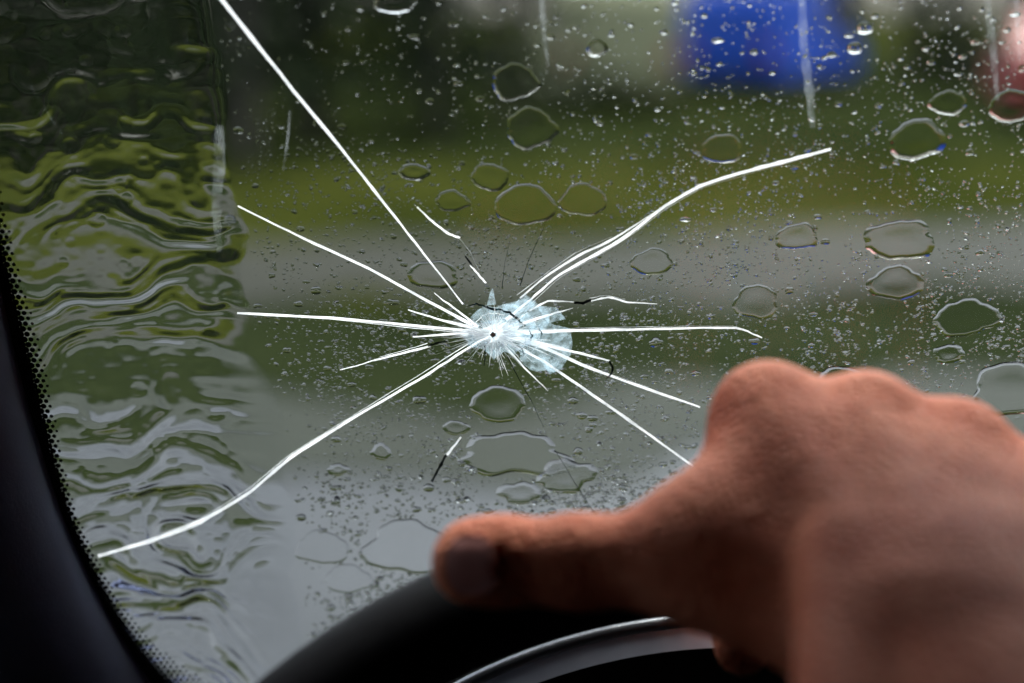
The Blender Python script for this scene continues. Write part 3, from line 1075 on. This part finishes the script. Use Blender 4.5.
GC = empty('gauge_cluster', c0 - np.array([0, 0, rad]))
tag(GC, 'arched gauge hood with a bright silver edge below the wheel rim', 'gauge cluster')
v, f = arch(rad, rad - 0.010, 0.004, 0.035, 0.0)
mesh_obj('hood', v, f, M['dash'], GC, True)
v, f = arch(rad - 0.0002, rad - 0.0060, -0.003, 0.003, 0.005)
mesh_obj('trim_band', v, f, M['lens'], GC)
cz = c0 - np.array([0, 0, rad])
v, f = tube([cz + np.array([(rad + 0.0003) * math.sin(a), -0.001, (rad + 0.0003) * math.cos(a)]) for a in np.linspace(-1.15, 1.15, 70)], 0.0026, 12)
mesh_obj('silver_edge', v, f, M['trim'], GC, True)
V = [cz + np.array([0, 0.002, 0.02])] + [cz + np.array([(rad - 0.0086) * math.sin(a), 0.002, (rad - 0.0086) * math.cos(a)]) for a in np.linspace(-1.15, 1.15, 40)]
V2 = [q + np.array([0, 0.02, 0]) for q in V]
F = [(0, i, i + 1) for i in range(1, 40)] + [(41, 41 + i + 1, 41 + i) for i in range(1, 40)] + [(i, 41 + i, 42 + i, i + 1) for i in range(0, 40)] + [(40, 81, 41, 0)]
mesh_obj('dial_face', V + V2, F, M['dash'], GC)

CB = empty('car_cabin', (0.2, -0.3, 0.35))
tag(CB, 'dark car cabin around the driver with cloth roof lining', 'car cabin')
topc = GP + TOPV * GS
v, f = box_vf(-0.75, 1.05, -1.3, topc[1] + 0.01, topc[2] - 0.005, topc[2] + 0.03)
mesh_obj('roof_lining', v, f, M['cloth'], CB)
v, f = box_vf(-0.75, 1.05, -1.3, 0.8, 0.30, 0.34)
mesh_obj('floor', v, f, M['dash'], CB)
v, f = box_vf(-0.75, 1.05, -1.3, -1.24, 0.345, topc[2] - 0.01)
mesh_obj('rear_panel', v, f, M['cloth'], CB)
for x in (-0.75, 1.0):
    v, f = box_vf(x, x + 0.05, -1.235, 0.49, 0.345, 1.16)
    mesh_obj('door_panel', v, f, M['dash'], CB)
    v, f = box_vf(x, x + 0.05, -1.235, 0.24 if x < 0 else 0.42, 1.162, topc[2] - 0.01)
    mesh_obj('side_light_block', v, f, M['cloth'], CB)  # unseen, added over the side windows to keep light off the hand

# ------------------------------------------------------------------ steering wheel
WT = R(25)                                   # wheel plane leans away at the top
wu = np.array([0, math.sin(WT), math.cos(WT)])
wn = np.array([0, -math.cos(WT), math.sin(WT)])      # towards the driver
WR, WRT = 0.188, 0.0150
wtop = P(735, 560, 0.472)
wc = wtop - wu * WR
SW = empty('steering_wheel', wc)
tag(SW, 'black leather steering wheel rim under the hand', 'steering wheel')
pts = [wc + WR * (math.sin(a) * RT + math.cos(a) * wu) for a in np.linspace(0, 2 * math.pi, 128, endpoint=False)]
v, f = tube(pts, WRT, 20, True)
rim_o = mesh_obj('rim', v, f, M['leather'], SW, True)
for a in (R(100), R(180), R(260)):
    e = math.sin(a) * RT + math.cos(a) * wu
    sd = np.cross(e, wn)
    q = []
    for r0, ww, lift in ((0.05, 0.030, -0.02), (0.12, 0.020, -0.012), (0.185, 0.016, -0.002)):
        for s1, s2 in ((-1, -1), (1, -1), (1, 1), (-1, 1)):
            q.append(wc + e * r0 + sd * ww * s1 + wn * (lift + 0.007 * s2))
    ff = [(0, 1, 2, 3), (11, 10, 9, 8)]
    for j in (0, 4):
        ff += [(j + i, j + 4 + i, j + 4 + (i + 1) % 4, j + (i + 1) % 4) for i in range(4)]
    bevel(mesh_obj('spoke', q, ff, M['dash'], SW), 0.004, 2)
V = []; F = []
for j, (rr, ll) in enumerate([(0.062, -0.04), (0.066, -0.02), (0.058, -0.004), (0.03, 0.004), (0.002, 0.006)]):
    for a in range(28):
        th = a * 2 * math.pi / 28
        V.append(wc + rr * (math.sin(th) * RT * 1.15 + math.cos(th) * wu * 0.95) + wn * ll)
for j in range(4):
    for a in range(28):
        F.append((j * 28 + a, j * 28 + (a + 1) % 28, j * 28 + 28 + (a + 1) % 28, j * 28 + 28 + a))
F.append(tuple(range(27, -1, -1))); F.append(tuple(112 + a for a in range(28)))
mesh_obj('hub', V, F, M['dash'], SW, True)

# ------------------------------------------------------------------ the driver's right hand
def C3(px, py, z):      # camera-space point (x right, y up, z away)
    return np.array([(px - 512) / FPX * z, (341.5 - py) / FPX * z, z])


prims = []   # (a, b, ra, rb, k)
def cone(a, b, ra, rb, k=0.010): prims.append((C3(*a), C3(*b), ra, rb, k))


# forearm and wrist (two parallel cones: wider than thick)
cone((1075, 1010, .30), (905, 640, .387), .027, .0200, .014)
cone((1190, 1010, .30), (992, 640, .387), .027, .0200, .020)
cone((1130, 1010, .30), (948, 640, .385), .026, .0195, .020)
# metacarpals
cone((905, 660, .380), (768, 420, .452), .0175, .0135, .014)
cone((935, 660, .376), (866, 428, .452), .0175, .0140, .014)
cone((965, 660, .376), (957, 456, .449), .0175, .0135, .014)
cone((995, 660, .380), (1046, 498, .445), .0165, .0125, .014)
# palm flesh towards the wheel
cone((890, 610, .405), (800, 480, .452), .018, .015, .016)
cone((960, 610, .402), (930, 500, .452), .018, .016, .016)
cone((1010, 620, .402), (1020, 540, .445), .017, .015, .016)
# knuckle bosses
for q in ((765, 411, .447), (866, 420, .447), (958, 449, .444), (1047, 492, .440)):
    cone(q, (q[0] + 1, q[1], q[2] + .002), .0108, .0108, .0045)
# tendons along the back
cone((768, 412, .4368), (893, 610, .3700), .0048, .0044, .006)
cone((893, 610, .3705), (985, 800, .334), .0046, .0046, .012)
cone((866, 422, .4348), (938, 620, .3665), .0050, .0044, .006)
cone((938, 620, .3670), (1020, 800, .332), .0046, .0046, .012)
cone((957, 452, .4328), (978, 620, .3665), .0046, .0044, .006)
# a vein across the back
cone((815, 470, .4165), (868, 520, .3985), .0022, .0024, .005)
cone((868, 520, .3985), (905, 590, .3740), .0024, .0024, .005)
# thumb
cone((890, 650, .402), (795, 590, .420), .0165, .0160, .012)
cone((795, 590, .420), (700, 562, .429), .0160, .0138, .012)
cone((700, 562, .429), (578, 562, .4375), .0130, .0112, .008)
cone((578, 562, .4375), (480, 561, .4435), .0116, .0106, .006)
cone((500, 561, .4430), (474, 562, .4440), .0110, .0098, .006)
cone((470, 566, .4405), (492, 566, .4395), .0070, .0080, .006)
# thumb extensor tendon and the edge of the wrist
cone((620, 553, .428), (770, 565, .408), .0042, .0046, .008)
cone((838, 555, .392), (850, 730, .349), .0085, .0125, .005)
# web between thumb and first finger
cone((712, 535, .430), (775, 470, .446), .0120, .0120, .020)
cone((745, 545, .428), (800, 500, .440), .0140, .0140, .018)
# fingers round the rim
for dx, dy, s in ((0, 0, 1.0), (96, 14, 1.05), (188, 38, 1.0), (276, 74, .85)):
    m0 = (768 + dx, 414 + dy, .452)
    pip = (742 + dx, 470 + dy * .8, .452 + .043 * s)
    dip = (728 + dx, 575 + dy * .35, .506)
    tip = (742 + dx * .97, 648 + dy * .15, .487)
    cone(m0, pip, .0118 * s, .0104 * s, .008)
    cone(pip, dip, .0102 * s, .0090 * s, .004)
    cone(dip, tip, .0090 * s, .0080 * s, .004)


def sdf_all(Pt):
    D = None
    for a, b, ra, rb, k in prims:
        ab = b - a
        L2 = float(ab @ ab)
        t = np.clip(((Pt - a) @ ab) / L2, 0, 1)
        q = Pt - a - t[..., None] * ab
        dd = np.sqrt((q * q).sum(-1)) - (ra + (rb - ra) * t)
        if D is None: D = dd
        else:
            h = np.maximum(k - np.abs(D - dd), 0) / k
            D = np.minimum(D, dd) - h * h * k * 0.25
    # nail bed: a shallow seat with a fold behind it
    def ball(c, r_, k):
        nonlocal D
        dd = r_ - np.sqrt(((Pt - c) ** 2).sum(-1))
        h = np.maximum(k - np.abs(D - dd), 0) / k
        D = np.maximum(D, dd) + h * h * k * 0.25
    for t in np.linspace(-1, 1, 9):
        yy = 565 + 28 * t
        xx = 501 - 7 * t * t
        ball(C3(xx, yy, .4306 + .0042 * t * t), .0011, .0016)
    return D


def surface_nets(Vv, org, h):
    s = Vv < 0
    n = np.array(Vv.shape) - 1
    acc = np.zeros((*n, 3), np.float32); cnt = np.zeros(n, np.float32)
    cs = [(i, j, k) for i in (0, 1) for j in (0, 1) for k in (0, 1)]
    sl = lambda c: tuple(slice(c[a], c[a] + n[a]) for a in range(3))
    for a in cs:
        for ax in range(3):
            if a[ax]: continue
            b = list(a); b[ax] = 1
            va, vb = Vv[sl(a)], Vv[sl(b)]
            m = s[sl(a)] != s[sl(b)]
            t = np.where(m, va / np.where(m, va - vb, 1), 0)
            for q in range(3):
                acc[..., q] += np.where(m, a[q] + (t if q == ax else 0), 0)
            cnt += m
    act = cnt > 0
    idx = -np.ones(n, int); idx[act] = np.arange(act.sum())
    cell = np.argwhere(act)
    vert = org + h * (cell + acc[act] / cnt[act][:, None])
    F = []
    for ax in range(3):
        o1, o2 = (ax + 1) % 3, (ax + 2) % 3
        s0 = [slice(None)] * 3; s1 = [slice(None)] * 3
        s0[ax] = slice(0, -1); s1[ax] = slice(1, None)
        ch = s[tuple(s0)] != s[tuple(s1)]
        e = np.argwhere(ch)
        e = e[(e[:, o1] > 0) & (e[:, o2] > 0) & (e[:, o1] < n[o1]) & (e[:, o2] < n[o2])]
        def cellidx(d1, d2):
            c_ = e.copy(); c_[:, o1] += d1; c_[:, o2] += d2
            return idx[c_[:, 0], c_[:, 1], c_[:, 2]]
        q = np.stack([cellidx(-1, -1), cellidx(0, -1), cellidx(0, 0), cellidx(-1, 0)], 1)
        flip = ~s[e[:, 0], e[:, 1], e[:, 2]]
        q[flip] = q[flip][:, ::-1]
        F.append(q)
    return vert, np.vstack(F)


lo = np.min([np.minimum(a - ra, b - rb) for a, b, ra, rb, k in prims], 0) - 0.006
hi = np.max([np.maximum(a + ra, b + rb) for a, b, ra, rb, k in prims], 0) + 0.006
H = 0.0015
gx = [np.arange(lo[i], hi[i], H) for i in range(3)]
G = np.stack(np.meshgrid(*gx, indexing='ij'), -1).astype(np.float32)
SD = sdf_all(G)
hv, hf = surface_nets(SD, lo, H)
B3 = np.stack([RT, UP, FW])                  # camera axes in world
to_world = lambda q: CAM + np.asarray(q) @ B3


def m_skin():
    m, t, o = newmat('skin')
    b = t.nodes.new('ShaderNodeBsdfPrincipled')
    t.links.new(b.outputs[0], o.inputs[0])
    n1 = noise_node(t, 38, 6, 0.7)
    r1 = ramp(t, n1.outputs['Fac'], [(0.3, (0.50, 0.112, 0.052)), (0.68, (0.86, 0.32, 0.195))])
    t.links.new(r1.outputs[0], b.inputs['Base Color'])
    b.inputs['Roughness'].default_value = 0.5
    b.inputs['Specular IOR Level'].default_value = 0.08
    b.inputs['Subsurface Weight'].default_value = 0.18
    b.inputs['Subsurface Radius'].default_value = (1.0, 0.35, 0.18)
    b.inputs['Subsurface Scale'].default_value = 0.005
    tc = t.nodes.new('ShaderNodeTexCoord')
    vo = t.nodes.new('ShaderNodeTexVoronoi'); vo.inputs['Scale'].default_value = 520
    t.links.new(tc.outputs['Object'], vo.inputs['Vector'])
    n2 = noise_node(t, 120, 5)
    ad = t.nodes.new('ShaderNodeMath'); ad.operation = 'ADD'
    t.links.new(vo.outputs['Distance'], ad.inputs[0]); t.links.new(n2.outputs['Fac'], ad.inputs[1])
    bp = t.nodes.new('ShaderNodeBump'); bp.inputs['Strength'].default_value = 0.75; bp.inputs['Distance'].default_value = 0.0016
    t.links.new(ad.outputs[0], bp.inputs['Height']); t.links.new(bp.outputs[0], b.inputs['Normal'])
    return m


M['skin'] = m_skin()
M['nail'] = pbr('finger_nail', (0.60, 0.27, 0.25), (0.68, 0.33, 0.31), 90, 0.25, 0.32, spec=0.4)
hw = to_world(hv)
if np.einsum('ij,ij->i', hw[hf[:, 0]] - hw.mean(0), np.cross(hw[hf[:, 1]] - hw[hf[:, 0]], hw[hf[:, 2]] - hw[hf[:, 0]])).sum() < 0:
    hf = hf[:, ::-1]
hand = mesh_obj('hand', hw, hf, M['skin'], None, True, loc=to_world(C3(950, 690, .372)))
tag(hand, 'bare right hand gripping the wheel, thumb stretched to the left', 'hand')
sm = hand.modifiers.new('smooth', 'SMOOTH'); sm.factor = 0.5; sm.iterations = 3

# thumbnail: a curved plate seated on the skin
nu, nv = 13, 13
grid = np.array([[(471 + 26 * (i / 6 - 1) * math.sqrt(max(0.0, 1 - 0.86 * abs(j / 6 - 1) ** 2.6)), 565 + 30 * (j / 6 - 1)) for j in range(nv)] for i in range(nu)])
V = []
for i in range(nu):
    for j in range(nv):
        x, y = grid[i, j]
        zs = np.linspace(.40, .46, 400)
        d = sdf_all(np.array([C3(x, y, z) for z in zs]))
        k = np.argmax(d < 0) if (d < 0).any() else 300
        zz = zs[k]
        V.append(C3(x, y, zz - 0.0006))
V = np.array(V)
V2 = V + np.array([0, 0, 0.0012])
idx = np.arange(nu * nv).reshape(nu, nv)
F = []
for i in range(nu - 1):
    for j in range(nv - 1):
        F.append((idx[i, j], idx[i, j + 1], idx[i + 1, j + 1], idx[i + 1, j]))
        F.append(tuple(x + nu * nv for x in (idx[i, j], idx[i + 1, j], idx[i + 1, j + 1], idx[i, j + 1])))
lp = list(idx[0, :]) + list(idx[1:, -1]) + list(idx[-1, -2::-1]) + list(idx[-2:0:-1, 0])
F += [(lp[i], lp[(i + 1) % len(lp)], lp[(i + 1) % len(lp)] + nu * nv, lp[i] + nu * nv) for i in range(len(lp))]
mesh_obj('thumbnail', to_world(np.vstack([V, V2])), F, M['nail'], hand, True)
